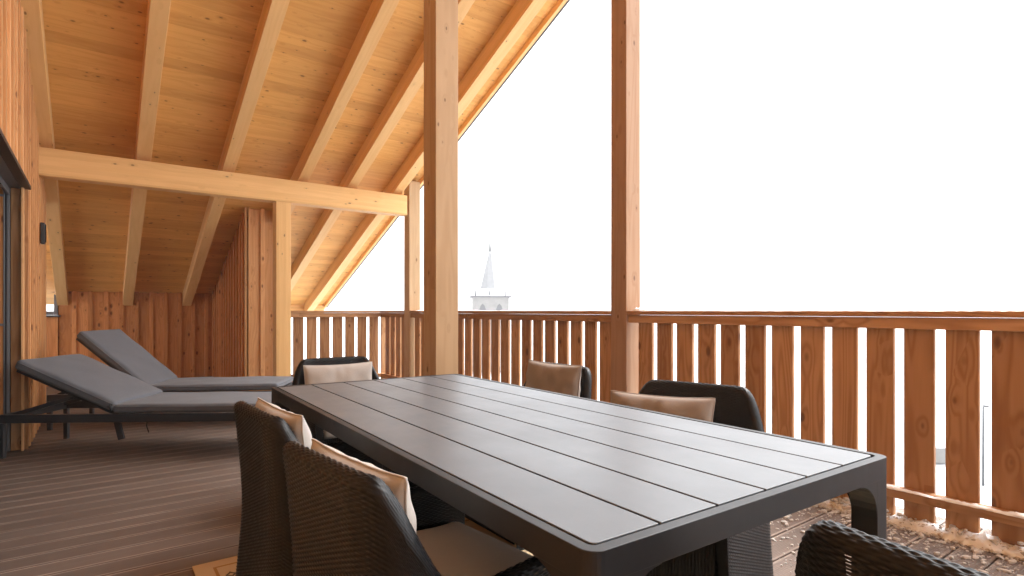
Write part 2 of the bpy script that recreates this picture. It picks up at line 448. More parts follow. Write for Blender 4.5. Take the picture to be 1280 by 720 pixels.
def house_wall():
    r = empty('house_wall', (WALL_X, 7.9, 0)); tag(r, 'larch clad house wall of narrow vertical battens at the left edge, with a door recess', 'wall')
    M_in = Matrix.Translation((-WALL_X, -7.9, 0))
    def fin(o): o.matrix_parent_inverse = M_in; return o
    m = MB()
    clad(m, (WALL_X, -5), (WALL_X, 7.9), (1, 0), 0.004, lambda x, y: roof_z(y) - .03, lambda x, y: DOOR_Z if DOOR0 < y < DOOR1 - .02 else None, phase=-.05)
    clad(m, (WALL_X - .046, 7.902), (-1.7, 7.902), (0, 1), .004, lambda x, y: roof_z(y) - .03)
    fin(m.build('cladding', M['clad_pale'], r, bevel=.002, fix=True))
    m = MB()
    m.box((-.78, -5, 0), (WALL_X - .047, DOOR0, 4.0)); m.box((-.78, DOOR1 + .03, 0), (WALL_X - .047, 7.85, 2.45))
    m.box((-.78, DOOR0 + .003, DOOR_Z + .03), (WALL_X - .047, DOOR1 + .027, 3.2)); m.box((-1.7, 7.80, .0), (-.783, 7.85, 2.4))
    fin(m.build('wall_core', M['shadow_gap'], r))
    m = MB(); m.box((-.535, DOOR1 - .004, .004), (WALL_X - .006, DOOR1 + .02, DOOR_Z - .004), 'z')
    fin(m.build('door_reveal', M['larch'], r, bevel=.002))
    m = MB(); m.box((WALL_X - .05, DOOR0, DOOR_Z - .002), (WALL_X + .010, DOOR1 + .02, DOOR_Z + .010)); m.box((WALL_X + .003, DOOR0, DOOR_Z + .011), (WALL_X + .010, DOOR1 + .02, DOOR_Z + .026))
    fin(m.build('flashing', M['brown_metal'], r, bevel=.001))
    m = MB(); m.box((-.60, DOOR0, DOOR_Z - .003), (WALL_X - .052, DOOR1 + .02, DOOR_Z + .010)); fin(m.build('door_head', M['alu'], r, bevel=.002))
    d = empty('door'); d.parent = r; d.matrix_parent_inverse = M_in
    def find(o): return o
    m = MB(); m.box((-.558, DOOR1 - .012, .004), (-.539, DOOR1 + .02, DOOR_Z - .006)); m.box((-.562, DOOR0, DOOR_Z - .06), (-.541, DOOR1 - .014, DOOR_Z - .008)); m.box((-.578, DOOR1 - .008, .004), (-.570, DOOR1 + .02, DOOR_Z - .006))
    m.build('door_frame', M['alu'], d, bevel=.002)
    m = MB(); m.box((-.5695, DOOR1 - .004, .004), (-.559, DOOR1 + .02, DOOR_Z - .006)); m.build('frame_gasket', M['black'], d)
    m = MB(); m.box((-.72, DOOR0, .01), (-.70, DOOR1, DOOR_Z - .01)); m.build('glass_pane', M['glass_dark'], d)
    m = MB(); m.box((-.70, DOOR1 - .002, .004), (-.580, DOOR1 + .02, DOOR_Z - .006), 'z'); m.build('door_leaf', M['clad'], d)
    m = MB()
    for z in (1.98, .98): m.box((-.63, DOOR1 - .016, z), (-.572, DOOR1 - .009, z + .018))
    m.build('hinge', M['alu'], d)
house_wall()

def far_wall():
    r = empty('boarded_wall', (.5, FAR_Y, 0)); tag(r, 'low red-brown boarded end wall behind the loungers, below the eaves', 'wall')
    MI = Matrix.Translation((-.5, -FAR_Y, 0))
    WX0, WX1, WZ0, WZ1 = -1.3, -.45, 1.03, 1.33
    m = MB()
    clad(m, (1.6, FAR_Y), (WX1 + .01, FAR_Y), (0, -1), .004, lambda x, y: roof_z(y) - .008, phase=.06)
    clad(m, (WX1 + .005, FAR_Y), (-1.75, FAR_Y), (0, -1), .004, lambda x, y: WZ0 - .02)
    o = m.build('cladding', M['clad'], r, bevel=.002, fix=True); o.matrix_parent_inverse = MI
    m = MB(); m.box((WX1, FAR_Y + .05, 0), (1.65, FAR_Y + .1, roof_z(FAR_Y + .1) - .01)); m.box((-1.75, FAR_Y + .05, 0), (WX1 - .003, FAR_Y + .1, WZ0 - .03))
    o = m.build('wall_core', M['shadow_gap'], r); o.matrix_parent_inverse = MI
    w = empty('window'); w.parent = r; w.matrix_parent_inverse = MI
    m = MB(); m.box((WX0, FAR_Y - .05, WZ0 - .025), (WX1 + .035, FAR_Y + .06, WZ0)); m.build('window_sill', M['metal_dark'], w, bevel=.002)
    m = MB(); m.box((WX0, FAR_Y + .01, WZ0 + .002), (WX1 - .042, FAR_Y + .05, WZ0 + .055)); m.box((WX1 - .04, FAR_Y + .01, WZ0 + .002), (WX1, FAR_Y + .05, WZ1)); m.build('window_frame', M['alu'], w, bevel=.002)
far_wall()

def partition():
    r = empty('partition_wall', (1.78, 7.95, 0)); tag(r, 'board and batten partition between the lounger niche and the far railing', 'wall')
    MI = Matrix.Translation((-1.78, -7.95, 0))
    m = MB()
    clad(m, (1.55, 7.95), (1.55, FAR_Y + .02), (-1, 0), .004, lambda x, y: roof_z(y) - .006, phase=.02)
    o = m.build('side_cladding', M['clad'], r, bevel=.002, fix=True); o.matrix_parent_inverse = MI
    m = MB()
    clad(m, (1.55, 7.95), (2.03, 7.95), (0, -1), .004, lambda x, y: roof_z(y) - .006, phase=-.03)
    o = m.build('front_cladding', M['clad_pale'], r, bevel=.002, fix=True); o.matrix_parent_inverse = MI
    m = MB()
    c = [V((1.60, 8.0, 0)), V((2.02, 8.0, 0)), V((2.02, FAR_Y + .1, 0)), V((1.60, FAR_Y + .1, 0))]
    m.hexa(c + [V((q.x, q.y, roof_z(q.y) - .008)) for q in c], (0, 0, 1), (1, 0, 0))
    o = m.build('wall_core', M['shadow_gap'], r); o.matrix_parent_inverse = MI
partition()

r = empty('wall_lamp', (WALL_X, 6.95, 1.83)); tag(r, 'small black box lamp on the battened house wall under the beam', 'lamp')
m = MB(); m.box((.002, -.045, -.10), (.035, .045, .10)); m.build('lamp_body', M['black'], r, bevel=.006)
m = MB(); m.box((.036, -.03, -.085), (.044, .03, .085)); m.build('lamp_cover', M['black'], r, bevel=.003)

# ------------------------------------------------------------------ railings
def railing(p0, p1, inward, label, phase=0.05, rail_end=(0, 0)):
    """p0, p1 on the inner face line; inward points to the terrace"""
    p0 = V((*p0, 0)); p1 = V((*p1, 0)); d = p1 - p0; L = d.length; d.normalize(); n = V((*inward, 0)); o_ = -n
    r = empty('railing', p0); tag(r, label, 'railing', 'larch railings round the terrace')
    MI = Matrix.Translation(-p0)
    def part(name, a, b, q0, q1, z0, z1, mat, bev, rnd=None, g=None):
        m = MB(); c = []
        for (s, q) in ((a, q0), (b, q0), (b, q1), (a, q1)): c.append(p0 + d * s + o_ * q)
        cc = [V((k.x, k.y, z0)) for k in c] + [V((k.x, k.y, z1)) for k in c]
        m.hexa(cc, g or d, V((0, 0, 1)) if g is None else d, rnd); o = m.build(name, mat, r, bevel=bev, fix=True); o.matrix_parent_inverse = MI
        return o
    part('cap_board', 0, L, -.012, .145, 1.066, 1.096, M['larch'], .003)
    part('top_rail', .002, L - .002, .004, .05, 1.004, 1.0645, M['larch'], .003)
    part('bottom_rail', .002, L - .002, .004, .05, .115, .172, M['larch'], .003)
    s = phase; W = .134
    while s < L - .03:
        a, b = max(s, .004), min(s + W, L - .004)
        if b - a > .03: part('picket', a, b, .052, .079, -.16, 1.062, M['larch'], .003, None, V((0, 0, 1)))
        s += .1805
    return r
railing((RAIL_X, 3.035), (RAIL_X, -1.6), (-1, 0), 'larch railing in the foreground with broad pickets and snow along its foot', -.116)
railing((RAIL_X, 6.855), (RAIL_X, 3.21), (-1, 0), 'larch railing stretch between the slim far post and the reddish post', .03)
railing((RAIL_X, 7.834), (RAIL_X, 7.025), (-1, 0), 'short larch railing stretch from the outer corner to the slim far post', .06)
railing((2.03, 7.85), (RAIL_X + .145, 7.85), (0, -1), 'pale larch railing across the far end, seen behind the chair at the head', -.06)

# snow lying on the railing and along its foot
def snow_ridge(name, label, pts, seed, group=None):
    """lumpy low snow strip; pts list of (x, y, z, half width, height)"""
    rs = random.Random(seed); m = MB(); vs = []; fs = []; K = 9
    P = []
    for (a, b) in zip(pts[:-1], pts[1:]):
        L = (V(a[:3]) - V(b[:3])).length; n = max(2, int(L / .012))
        for i in range(n): P.append([a[k] + (b[k] - a[k]) * i / n for k in range(5)])
    P.append(list(pts[-1]))
    ph = [rs.uniform(0, 6) for _ in range(6)]
    for i, (x, y, z, hw, h) in enumerate(P):
        q = P[min(i + 1, len(P) - 1)]; w = P[max(i - 1, 0)]
        d = V((q[0] - w[0], q[1] - w[1], 0)).normalized(); sd = V((-d.y, d.x, 0))
        t = i * .012
        kk = (.62 + .22 * math.sin(t * 9 + ph[0]) + .18 * math.sin(t * 23 + ph[1]) + .14 * math.sin(t * 51 + ph[2])) * rs.uniform(.86, 1.14)
        e = min(1, i / 4, (len(P) - 1 - i) / 4); kk = max(.05, kk) * max(.05, e)
        for j in range(K):
            a = PI * j / (K - 1)
            vs.append(V((x, y, z)) + sd * hw * math.cos(a) * (.75 + .35 * kk) * rs.uniform(.88, 1.12) + V((rs.uniform(-.1, .1) * hw, rs.uniform(-.1, .1) * hw, h * kk * math.sin(a) ** .8 * rs.uniform(.6, 1.35))))
    for i in range(len(P) - 1):
        for j in range(K - 1):
            fs.append((i * K + j, i * K + j + 1, (i + 1) * K + j + 1, (i + 1) * K + j))
    m.add(vs, fs, smooth=True); o = m.build(name, M['snow'], fix=True); tag(o, label, 'snow', group); return o
snow_ridge('snow_strip', 'thin white snow layer on the cap of the foreground railing', [(RAIL_X + .07, 2.96, 1.096, .06, .006), (RAIL_X + .07, 1.2, 1.096, .065, .007), (RAIL_X + .07, -1.5, 1.096, .065, .009)], 3)
snow_ridge('snow_strip', 'thin white snow layer on the railing cap between the two posts', [(RAIL_X + .08, 6.8, 1.096, .05, .006), (RAIL_X + .08, 3.3, 1.096, .05, .006)], 4)
snow_ridge('snow_lump', 'small snow lump on the railing against the reddish post', [(RAIL_X + .03, 3.03, 1.096, .03, .05), (RAIL_X + .06, 2.95, 1.096, .04, .05), (RAIL_X + .07, 2.80, 1.096, .03, .02)], 5)
snow_ridge('snow_strip', 'crusty snow lying along the bottom rail of the foreground railing', [(RAIL_X - .025, 2.4, .172, .018, .010), (RAIL_X - .028, 1.2, .172, .02, .016), (RAIL_X - .03, -.6, .172, .02, .02)], 6)
snow_ridge('snow_bank', 'lumpy dirty-white snow bank on the deck at the foot of the railing', [(RAIL_X + .02, 2.3, 0, .05, .02), (RAIL_X + .0, 1.4, 0, .07, .035), (RAIL_X - .01, .7, 0, .08, .04), (RAIL_X - .02, -.6, 0, .09, .05)], 8)

def crumbs():
    rs = random.Random(12); m = MB()
    ico = [(0, 0, 1)] + [(.894 * math.cos(2 * PI * k / 5), .894 * math.sin(2 * PI * k / 5), .447) for k in range(5)] + [(.894 * math.cos(2 * PI * (k + .5) / 5), .894 * math.sin(2 * PI * (k + .5) / 5), -.447) for k in range(5)] + [(0, 0, -1)]
    F = [(0, 1 + k, 1 + (k + 1) % 5) for k in range(5)] + [(1 + k, 6 + k, 1 + (k + 1) % 5) for k in range(5)] + [(1 + (k + 1) % 5, 6 + k, 6 + (k + 1) % 5) for k in range(5)] + [(11, 6 + (k + 1) % 5, 6 + k) for k in range(5)]
    for _ in range(9000):
        t = rs.random() ** 2.0
        x = RAIL_X - .03 - t * 1.0; y = rs.uniform(-.7, 2.6)
        if rs.random() < .35: x += rs.gauss(0, .04)
        bank = rs.random() < .28
        if bank: x = RAIL_X + rs.uniform(-.12, .02)
        if x > RAIL_X + .03: continue
        dens = .5 + .5 * math.sin(y * 5.1 + x * 4) * math.sin(x * 7 - y * 2.3)
        if rs.random() > .35 + .65 * dens: continue
        r = abs(rs.gauss(0, 1)) * .0052 * (1.25 - .7 * t) + .0018
        sx, sy, sz = r * rs.uniform(.7, 1.6), r * rs.uniform(.7, 1.6), r * rs.uniform(.4, .9)
        c = V((x, y, sz * .6 + (rs.uniform(0, .04) if bank and x > RAIL_X - .07 else 0))); a = rs.uniform(0, 6)
        vs = []
        for p in ico:
            k = rs.uniform(.75, 1.2); px, py = p[0] * sx * k, p[1] * sy * k
            vs.append(c + V((px * math.cos(a) - py * math.sin(a), px * math.sin(a) + py * math.cos(a), p[2] * sz * k)))
        m.add(vs, F)
    o = m.build('snow_crumbs', M['crumb']); tag(o, 'scattered snow crumbs on the deck beside the railing', 'snow', kind='stuff')
crumbs()

# ------------------------------------------------------------------ dining table
TC = (1.1147, 1.679); TA = -math.radians(1.88)
def rrect(hx, hy, r, n=6):
    pts = []
    for cx, cy, a0 in ((hx - r, hy - r, 0), (-hx + r, hy - r, 90), (-hx + r, -hy + r, 180), (hx - r, -hy + r, 270)):
        for k in range(n + 1):
            a = math.radians(a0 + 90 * k / n); pts.append((cx + r * math.cos(a), cy + r * math.sin(a)))
    return pts
def make_table():
    t = empty('dining_table', (*TC, 0), TA); tag(t, 'long anthracite dining table with a six plank top and rounded leg corners', 'table')
    HX, HY, ZT, AP = .495, 1.10, .742, .051
    m = MB(); A = rrect(HX, HY, .028); B = rrect(HX - .022, HY - .022, .014); n = len(A)
    vs = [(x, y, ZT - AP) for x, y in A] + [(x, y, ZT) for x, y in A] + [(x, y, ZT) for x, y in B] + [(x, y, ZT - AP) for x, y in B]
    fs = []
    for i in range(n):
        j = (i + 1) % n
        for k in range(4): fs.append((k * n + i, k * n + j, ((k + 1) % 4) * n + j, ((k + 1) % 4) * n + i))
    m.add(vs, fs); o = m.build('table_frame', M['tableframe'], t, fix=True); add_bevel(o, .0016, 2)
    gap = .0065; x0, x1 = -HX + .022 + gap, HX - .022 - gap; y1 = HY - .022 - gap
    W = (x1 - x0 - 5 * gap) / 6
    for i in range(6):
        a = x0 + i * (W + gap); m = MB()
        P = []
        for (cx, cy, corner, a0) in ((a + W, y1, i == 5, 0), (a, y1, i == 0, 90), (a, -y1, i == 0, 180), (a + W, -y1, i == 5, 270)):
            r = .012 if corner else .0015
            ox = cx - r if a0 in (0, 270) else cx + r; oy = cy - r if a0 in (0, 90) else cy + r
            for k in range(5):
                b = math.radians(a0 + 90 * k / 4); P.append((ox + r * math.cos(b), oy + r * math.sin(b)))
        m.prism(P, 'z', ZT - .02, ZT - .0005)
        o = m.build('tabletop_plank', M['tabletop'], t, fix=True); add_bevel(o, .0012, 2)
    m = MB(); m.box((-HX + .024, -HY + .024, ZT - .034), (HX - .024, HY - .024, ZT - .022)); m.build('under_tray', M['shadow_gap'], t)
    # legs: a column under each rounded corner with a concave bracket to either side
    LX, LY, R, zt = .070, .060, .085, ZT - AP + .012
    for sx in (-1, 1):
        for sy in (-1, 1):
            m = MB(); ox, oy = sx * (HX - .0003), sy * (HY - .0003); r = .027
            P = []
            for k in range(7):
                a = math.radians(90 * k / 6); P.append((ox - sx * r + sx * r * math.cos(a), oy - sy * r + sy * r * math.sin(a)))
            P += [(ox - sx * LX, oy), (ox - sx * LX, oy - sy * LY), (ox, oy - sy * LY)]
            m.prism(P, 'z', 0, zt)
            def web(o, sg, L):
                i0 = o - sg * (L - .006); q = [(i0, zt - .001 - R - .01), (i0, zt - .001), (i0 - sg * (R + .006), zt - .001)]
                for k in range(9):
                    a = math.radians(90 * k / 8); q.append((i0 - sg * (R + .006) + sg * R * math.sin(a), zt - .014 - R + R * math.cos(a)))
                return q
            m.prism(web(ox, sx, LX), 'y', oy - sy * .0002, oy - sy * (LY - .0004))
            m.prism(web(oy, sy, LY), 'x', ox - sx * .0002, ox - sx * (LX - .0006))
            o = m.build('leg', M['tableframe'], t, fix=True); add_bevel(o, .0012, 1)
    return t
make_table()

# ------------------------------------------------------------------ rug
rug = empty('rug', (1.13, 1.25, 0)); rug.rotation_euler[2] = 0
m = MB(); m.box((-.80, -1.5, .0005), (.80, 1.5, .008)); rug_o = m.build('pile', M['rug'], rug, bevel=.003)
tag(rug, 'cream woven rug with scroll border under the table, only its corner showing', 'rug')

# ------------------------------------------------------------------ wicker armchairs (local: faces +x)
def weave_shell(name, slits):
    ARM, BACK, SEATZ = .600, .800, .40
    hwF, hwB, xF, xB, rc = .285, .312, .27, -.275, .180
    # plan path from front right round the back to front left
    pts = []
    def seg(a, b):
        L = math.hypot(b[0] - a[0], b[1] - a[1]); n = int(L / .002)
        for i in range(n): pts.append((a[0] + (b[0] - a[0]) * i / n, a[1] + (b[1] - a[1]) * i / n))
    seg((xF, -hwF), (xB + rc, -hwB))
    for k in range(100):
        a = math.radians(270 - 90 * k / 100); pts.append((xB + rc + rc * math.cos(a), -hwB + rc + rc * math.sin(a)))
    seg((xB, -hwB + rc), (xB, hwB - rc))
    for k in range(100):
        a = math.radians(180 - 90 * k / 100); pts.append((xB + rc + rc * math.cos(a), hwB - rc + rc * math.sin(a)))
    seg((xB + rc, hwB), (xF, hwF)); pts.append((xF, hwF))
    P = np.array(pts); dl = np.hypot(*np.diff(P, axis=0).T); s = np.concatenate([[0], np.cumsum(dl)]); L = s[-1]
    COLW = .0135; NC = 4; NU = int(round(L / COLW)) * NC; su = np.linspace(0, L, NU + 1)
    px = np.interp(su, s, P[:, 0]); py = np.interp(su, s, P[:, 1])
    tx = np.gradient(px, su); ty = np.gradient(py, su); ln = np.hypot(tx, ty); tx /= ln; ty /= ln
    nx, ny = ty * -1, tx          # outward candidate
    if nx[NU // 2] > 0: nx, ny = -nx, -ny
    dist = np.abs(su - L / 2)
    k = np.clip((dist - .185) / (.360 - .185), 0, 1); k = k * k * (3 - 2 * k)
    edge = np.clip((dist - .14) / .12, 0, 1)
    h = BACK + (ARM - BACK) * k - .012 * edge ** 2
    h -= .03 * np.clip((dist - (L / 2 - .07)) / .07, 0, 1) ** 2
    wback = np.clip(-nx, 0, 1)
    def surf(z, inward):
        zz = np.clip(z, 0, 1)
        up = np.clip((zz - .38) / .45, 0, 1.2)
        off = wback * (.034 * up ** 1.8) + (1 - wback) * .004 * up + (.022 + .026 * wback) * np.clip(1 - zz / .50, 0, 1) ** 1.3 + .0 * zz
        off = off - inward
        return px + nx * off, py + ny * off
    TH, RR = .038, .019
    rows = []; ROW = .0052; st = ROW / 3
    zo = np.arange(.003, 1.0, st)
    tgrid = []
    nz = int(round((BACK - RR) / st))
    X = []; Y = []; Z = []; NX = []; NY = []; NZ = []; T = []
    for i in range(nz + 1):
        f = i / nz; z = .003 + (h - RR - .003) * f
        x, y = surf(z, 0); X.append(x); Y.append(y); Z.append(z); NX.append(nx); NY.append(ny); NZ.append(nx * 0); T.append(.003 + (h - RR) * f)
    na = int(PI * RR / st)
    for i in range(1, na):
        a = PI * i / na; inn = RR - RR * math.cos(a)
        z = h - RR + RR * math.sin(a)
        x, y = surf(h - RR, inn); X.append(x); Y.append(y); Z.append(z)
        NX.append(nx * math.cos(a)); NY.append(ny * math.cos(a)); NZ.append(nx * 0 + math.sin(a)); T.append(h - RR + RR * a)
    ni = int(round((BACK - RR - SEATZ) / st))
    for i in range(ni + 1):
        f = i / ni; z = h - RR + (SEATZ - (h - RR)) * f
        x, y = surf(z, TH); X.append(x); Y.append(y); Z.append(z); NX.append(-nx); NY.append(-ny); NZ.append(nx * 0); T.append(h - RR + PI * RR + (h - RR - SEATZ) * f)
    X, Y, Z, NX, NY, NZ, T = (np.array(q) for q in (X, Y, Z, NX, NY, NZ, T))
    col = su[None, :] / COLW
    r_i = T / ROW; rj = np.floor(r_i + 1e-4)                     # strands run along the back, over and under the stakes
    rown = np.abs(np.sin(PI * r_i)) ** .7
    over = np.cos(PI * (col + rj))
    disp = rown * (.0026 + .0013 * over)
    X = X + NX * disp; Y = Y + NY * disp; Z = Z + NZ * disp
    NR = X.shape[0]
    co = np.stack([X, Y, Z], -1).reshape(-1, 3).astype(np.float32)
    W = NU + 1
    a = (np.arange(NR - 1)[:, None] * W + np.arange(NU)[None, :])
    keep = np.ones((NR - 1, NU), bool)
    Zc = (Z[:-1, :-1] + Z[1:, 1:]) / 2
    rs = random.Random(5)
    cc = np.arange(NU) // NC
    for (c0, z0, z1) in slits:
        c_mid = NU // (2 * NC) + c0
        selc = (cc == c_mid) & (np.arange(NU) % NC < 3); wide = (np.abs(cc - c_mid) <= 3)
        outer = (np.arange(NR - 1) <= nz)[:, None]
        rowpar = ((T[:-1, :-1] + T[1:, 1:]) / 2 / ROW) % 1 < .6
        a1, a2 = (outer, ~outer) if len(slits) > 3 else (~outer, outer)
        keep &= ~(a1 & selc[None, :] & (Zc > z0) & (Zc < z1) & rowpar)
        keep &= ~(a2 & wide[None, :] & (Zc > z0 - .03) & (Zc < z1) & (Zc < BACK - .03))
    q = np.stack([a, a + 1, a + W + 1, a + W], -1)[keep]
    nq = len(q)
    capA = [i * W for i in range(NR)]; capB = [i * W + NU for i in range(NR)][::-1]
    me = bpy.data.meshes.new(name)
    me.vertices.add(len(co)); me.vertices.foreach_set('co', co.ravel())
    loops = np.concatenate([q.ravel(), capA, capB]).astype(np.int32)
    starts = np.concatenate([np.arange(nq) * 4, [nq * 4, nq * 4 + NR]]).astype(np.int32)
    tot = np.concatenate([np.full(nq, 4), [NR, NR]]).astype(np.int32)
    me.loops.add(len(loops)); me.loops.foreach_set('vertex_index', loops)
    me.polygons.add(len(starts)); me.polygons.foreach_set('loop_start', starts); me.polygons.foreach_set('loop_total', tot)
    sm = np.ones(len(starts), bool); sm[-2:] = False
    me.polygons.foreach_set('use_smooth', sm)
    me.materials.append(M['wicker']); me.update(); me.validate()
    return me

def weave_panel(name, y0, y1, z0, z1, x):
    m = MB(); nu = int((y1 - y0) / .0108) * 4; nv = int((z1 - z0) / .0046) * 2
    vs = []
    for i in range(nv + 1):
        for j in range(nu + 1):
            c = j / 4; b = abs(math.sin(PI * c)) ** .8; r = abs(math.sin(PI * (i / 2 + .5 * (int(c + 1e-6) % 2))))
            vs.append((x + .003 * b + .0018 * r * b, y0 + (y1 - y0) * j / nu, z0 + (z1 - z0) * i / nv))
    fs = [(i * (nu + 1) + j, i * (nu + 1) + j + 1, (i + 1) * (nu + 1) + j + 1, (i + 1) * (nu + 1) + j) for i in range(nv) for j in range(nu)]
    m.add(vs, fs, smooth=True); return m.mesh(name, M['wicker'])

def soft_box(hx, hy, hz, r=.03, bulge=.01, n=22, seed=0, taper=0):
    """a cushion: rounded box with a slightly crowned top"""
    rs = random.Random(seed); m = MB()
    N = n; vs = []; fs = []; idx = {}
    def P(u, v, w):
        p = V((u * hx, v * hy, w * hz))
        q = V((max(-hx + r, min(hx - r, p.x)), max(-hy + r, min(hy - r, p.y)), max(-hz + r * .95, min(hz - r * .95, p.z))))
        d = p - q
        if d.length > 1e-9: p = q + d.normalized() * r
        c = (1 - u ** 4) * (1 - v ** 4)
        p.z += w * bulge * c
        p.z += .003 * math.sin(7 * u + seed) * math.sin(5 * v + seed * 2) * (1 if w > 0 else 0)
        return p
    def grid(f):
        b = len(vs)
        for i in range(N + 1):
            for j in range(N + 1): vs.append(f(i / N * 2 - 1, j / N * 2 - 1))
        for i in range(N):
            for j in range(N):
                a = b + i * (N + 1) + j; fs.append((a, a + N + 1, a + N + 2, a + 1))
    sp = lambda t: math.copysign(1 - (1 - abs(t)) ** 1.7, t)
    grid(lambda a, b: P(sp(a), sp(b), 1)); grid(lambda a, b: P(sp(a), -sp(b), -1))
    grid(lambda a, b: P(1, sp(a), sp(b))); grid(lambda a, b: P(-1, -sp(a), sp(b)))
    grid(lambda a, b: P(-sp(a), 1, sp(b))); grid(lambda a, b: P(sp(a), -1, sp(b)))
    m.add(vs, fs, smooth=True)
    return m
def weld(me):
    import bmesh
    bm = bmesh.new(); bm.from_mesh(me); bmesh.ops.remove_doubles(bm, verts=bm.verts, dist=.0004); bmesh.ops.recalc_face_normals(bm, faces=bm.faces)
    bm.to_mesh(me); bm.free(); return me

shell_plain = weave_shell('wicker_shell', [])
rs_ = random.Random(21)
SL = []
for c in range(-11, 12):
    if rs_.random() < .62:
        z = rs_.uniform(.66, .75); SL.append((c, z, min(.776, z + rs_.uniform(.035, .12))))
shell_slit = weave_shell('wicker_shell_gaps', SL)
front_me = weave_panel('front_panel', -.242, .242, .004, .41, .235)
seat_me = weld(soft_box(.215, .232, .045, .028, .012, 20, 3).mesh('seat_cushion', M['cream']))
bm_ = MB(); bm_.box((-.22, -.225, .34), (.232, .225, .395)); base_me = bm_.mesh('seat_base', M['wicker'])

def chair(x, y, deg, label, shell=None):
    r = empty('wicker_armchair', (x, y, 0), math.radians(deg)); tag(r, label, 'armchair', 'black wicker armchairs round the dining table')
    link('wicker_shell', shell or shell_plain, r); link('front_panel', front_me, r); link('seat_base', base_me, r)
    c = link('seat_cushion', seat_me, r); c.location = (.01, 0, .443)
    return r

def pillow_mesh(w, h, t, seed, mat='beige'):
    rs = random.Random(seed); m = MB(); n = 40; vs = []; fs = []
    ph = [rs.uniform(0, 6) for _ in range(8)]
    def pt(u, v, sg):
        e = (max(0, 1 - abs(u) ** 3.2) * max(0, 1 - abs(v) ** 3.2)) ** .5
        pin = 1 - .045 * (1 - abs(v) ** 2) * abs(u) ** 6 ; pin2 = 1 - .045 * (1 - abs(u) ** 2) * abs(v) ** 6
        cr = .004 * math.sin(9 * u + 3 * v + ph[0]) * math.sin(4 * v + ph[1]) + .0045 * math.sin(19 * u * (1 - .3 * v) + ph[2] + 2 * math.sin(5 * u)) * abs(v) ** 3 + .0045 * math.sin(21 * v + ph[3] + 2 * math.sin(4 * v)) * abs(u) ** 3 + .003 * math.sin(6 * u - 7 * v + ph[4])
        return V((sg * (t / 2 * e + .002) + cr * (e * .8 + .2), u * w / 2 * pin, v * h / 2 * pin2))
    for sg in (1, -1):
        b = len(vs)
        for i in range(n + 1):
            for j in range(n + 1): vs.append(pt(i / n * 2 - 1, j / n * 2 - 1, sg))
        for i in range(n):
            for j in range(n):
                a = b + i * (n + 1) + j; q = (a, a + n + 1, a + n + 2, a + 1); fs.append(q if sg > 0 else q[::-1])
    # close the rim
    N1 = (n + 1) ** 2
    ring = [i * (n + 1) for i in range(n + 1)] + [n * (n + 1) + j for j in range(1, n + 1)] + [i * (n + 1) + n for i in range(n - 1, -1, -1)] + [j for j in range(n - 1, 0, -1)]
    for k in range(len(ring)):
        a, b = ring[k], ring[(k + 1) % len(ring)]; fs.append((b, a, a + N1, b + N1))
    m.add(vs, fs, smooth=True)
    m2 = MB(); rim = [(V(vs[k]) + V(vs[k + N1])) / 2 for k in ring]; rim.append(rim[0].copy()); rim.append(rim[1].copy())
    m2.tube(rim, .0032, 8, False)
    return m.mesh('cover', M[mat]), m2.mesh('piping', M[mat])
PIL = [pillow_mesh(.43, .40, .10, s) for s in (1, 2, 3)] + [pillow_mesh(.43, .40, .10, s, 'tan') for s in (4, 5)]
def cushion(x, y, z, deg, tilt, label, k, roll=0, wide=1):
    """pillow centre; deg facing; tilt leans its top backwards"""
    r = empty('back_cushion', (x, y, z)); r.scale = (1, wide, 1)
    r.rotation_euler = (math.radians(roll), math.radians(-tilt), math.radians(deg))
    tag(r, label, 'cushion', 'loose cushions in the armchairs')
    o = link('cover', PIL[k][0], r); link('piping', PIL[k][1], r)
    return r

TDIR = math.degrees(TA)
def tpos(s, w):
    c, q = math.cos(TA), math.sin(TA); return (TC[0] + s * c - w * q, TC[1] + s * q + w * c)
def seat(x, y, deg, label, shell, cl, k, tilt=5, inset=.075, dy=0, dz=0, roll=0, wide=1):
    chair(x, y, deg, label, shell)
    if cl:
        a = math.radians(deg); lx, ly = -.27 + inset, dy
        cushion(x + lx * math.cos(a) - ly * math.sin(a), y + lx * math.sin(a) + ly * math.cos(a), .60 + dz, deg, tilt, cl, k, roll, wide)

seat(.655, 1.185, 5.5, 'wicker armchair in the left foreground, its woven back towards us, nearest on the left side', None, 'beige cushion with piped edge in the nearest left-hand armchair', 0, dz=-.012, dy=.01)
seat(.672, 1.87, 3, 'wicker armchair on the left side, second along, half hidden by the nearer one', None, 'beige cushion in the second armchair on the left, mostly hidden', 1)
seat(1.215, 3.26, -90, 'wicker armchair at the far head of the table, facing us', None, 'pale cushion in the armchair at the far head', 2, dz=-.03, inset=.09)
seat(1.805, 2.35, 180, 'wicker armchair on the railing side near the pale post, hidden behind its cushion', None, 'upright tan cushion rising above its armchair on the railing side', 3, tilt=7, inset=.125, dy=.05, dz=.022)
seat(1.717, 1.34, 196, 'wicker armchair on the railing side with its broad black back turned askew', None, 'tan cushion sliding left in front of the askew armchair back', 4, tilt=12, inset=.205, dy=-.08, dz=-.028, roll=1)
chair(1.085, .155, -8, 'wicker armchair with light gaps in its dark back, in the right foreground corner', shell_slit)

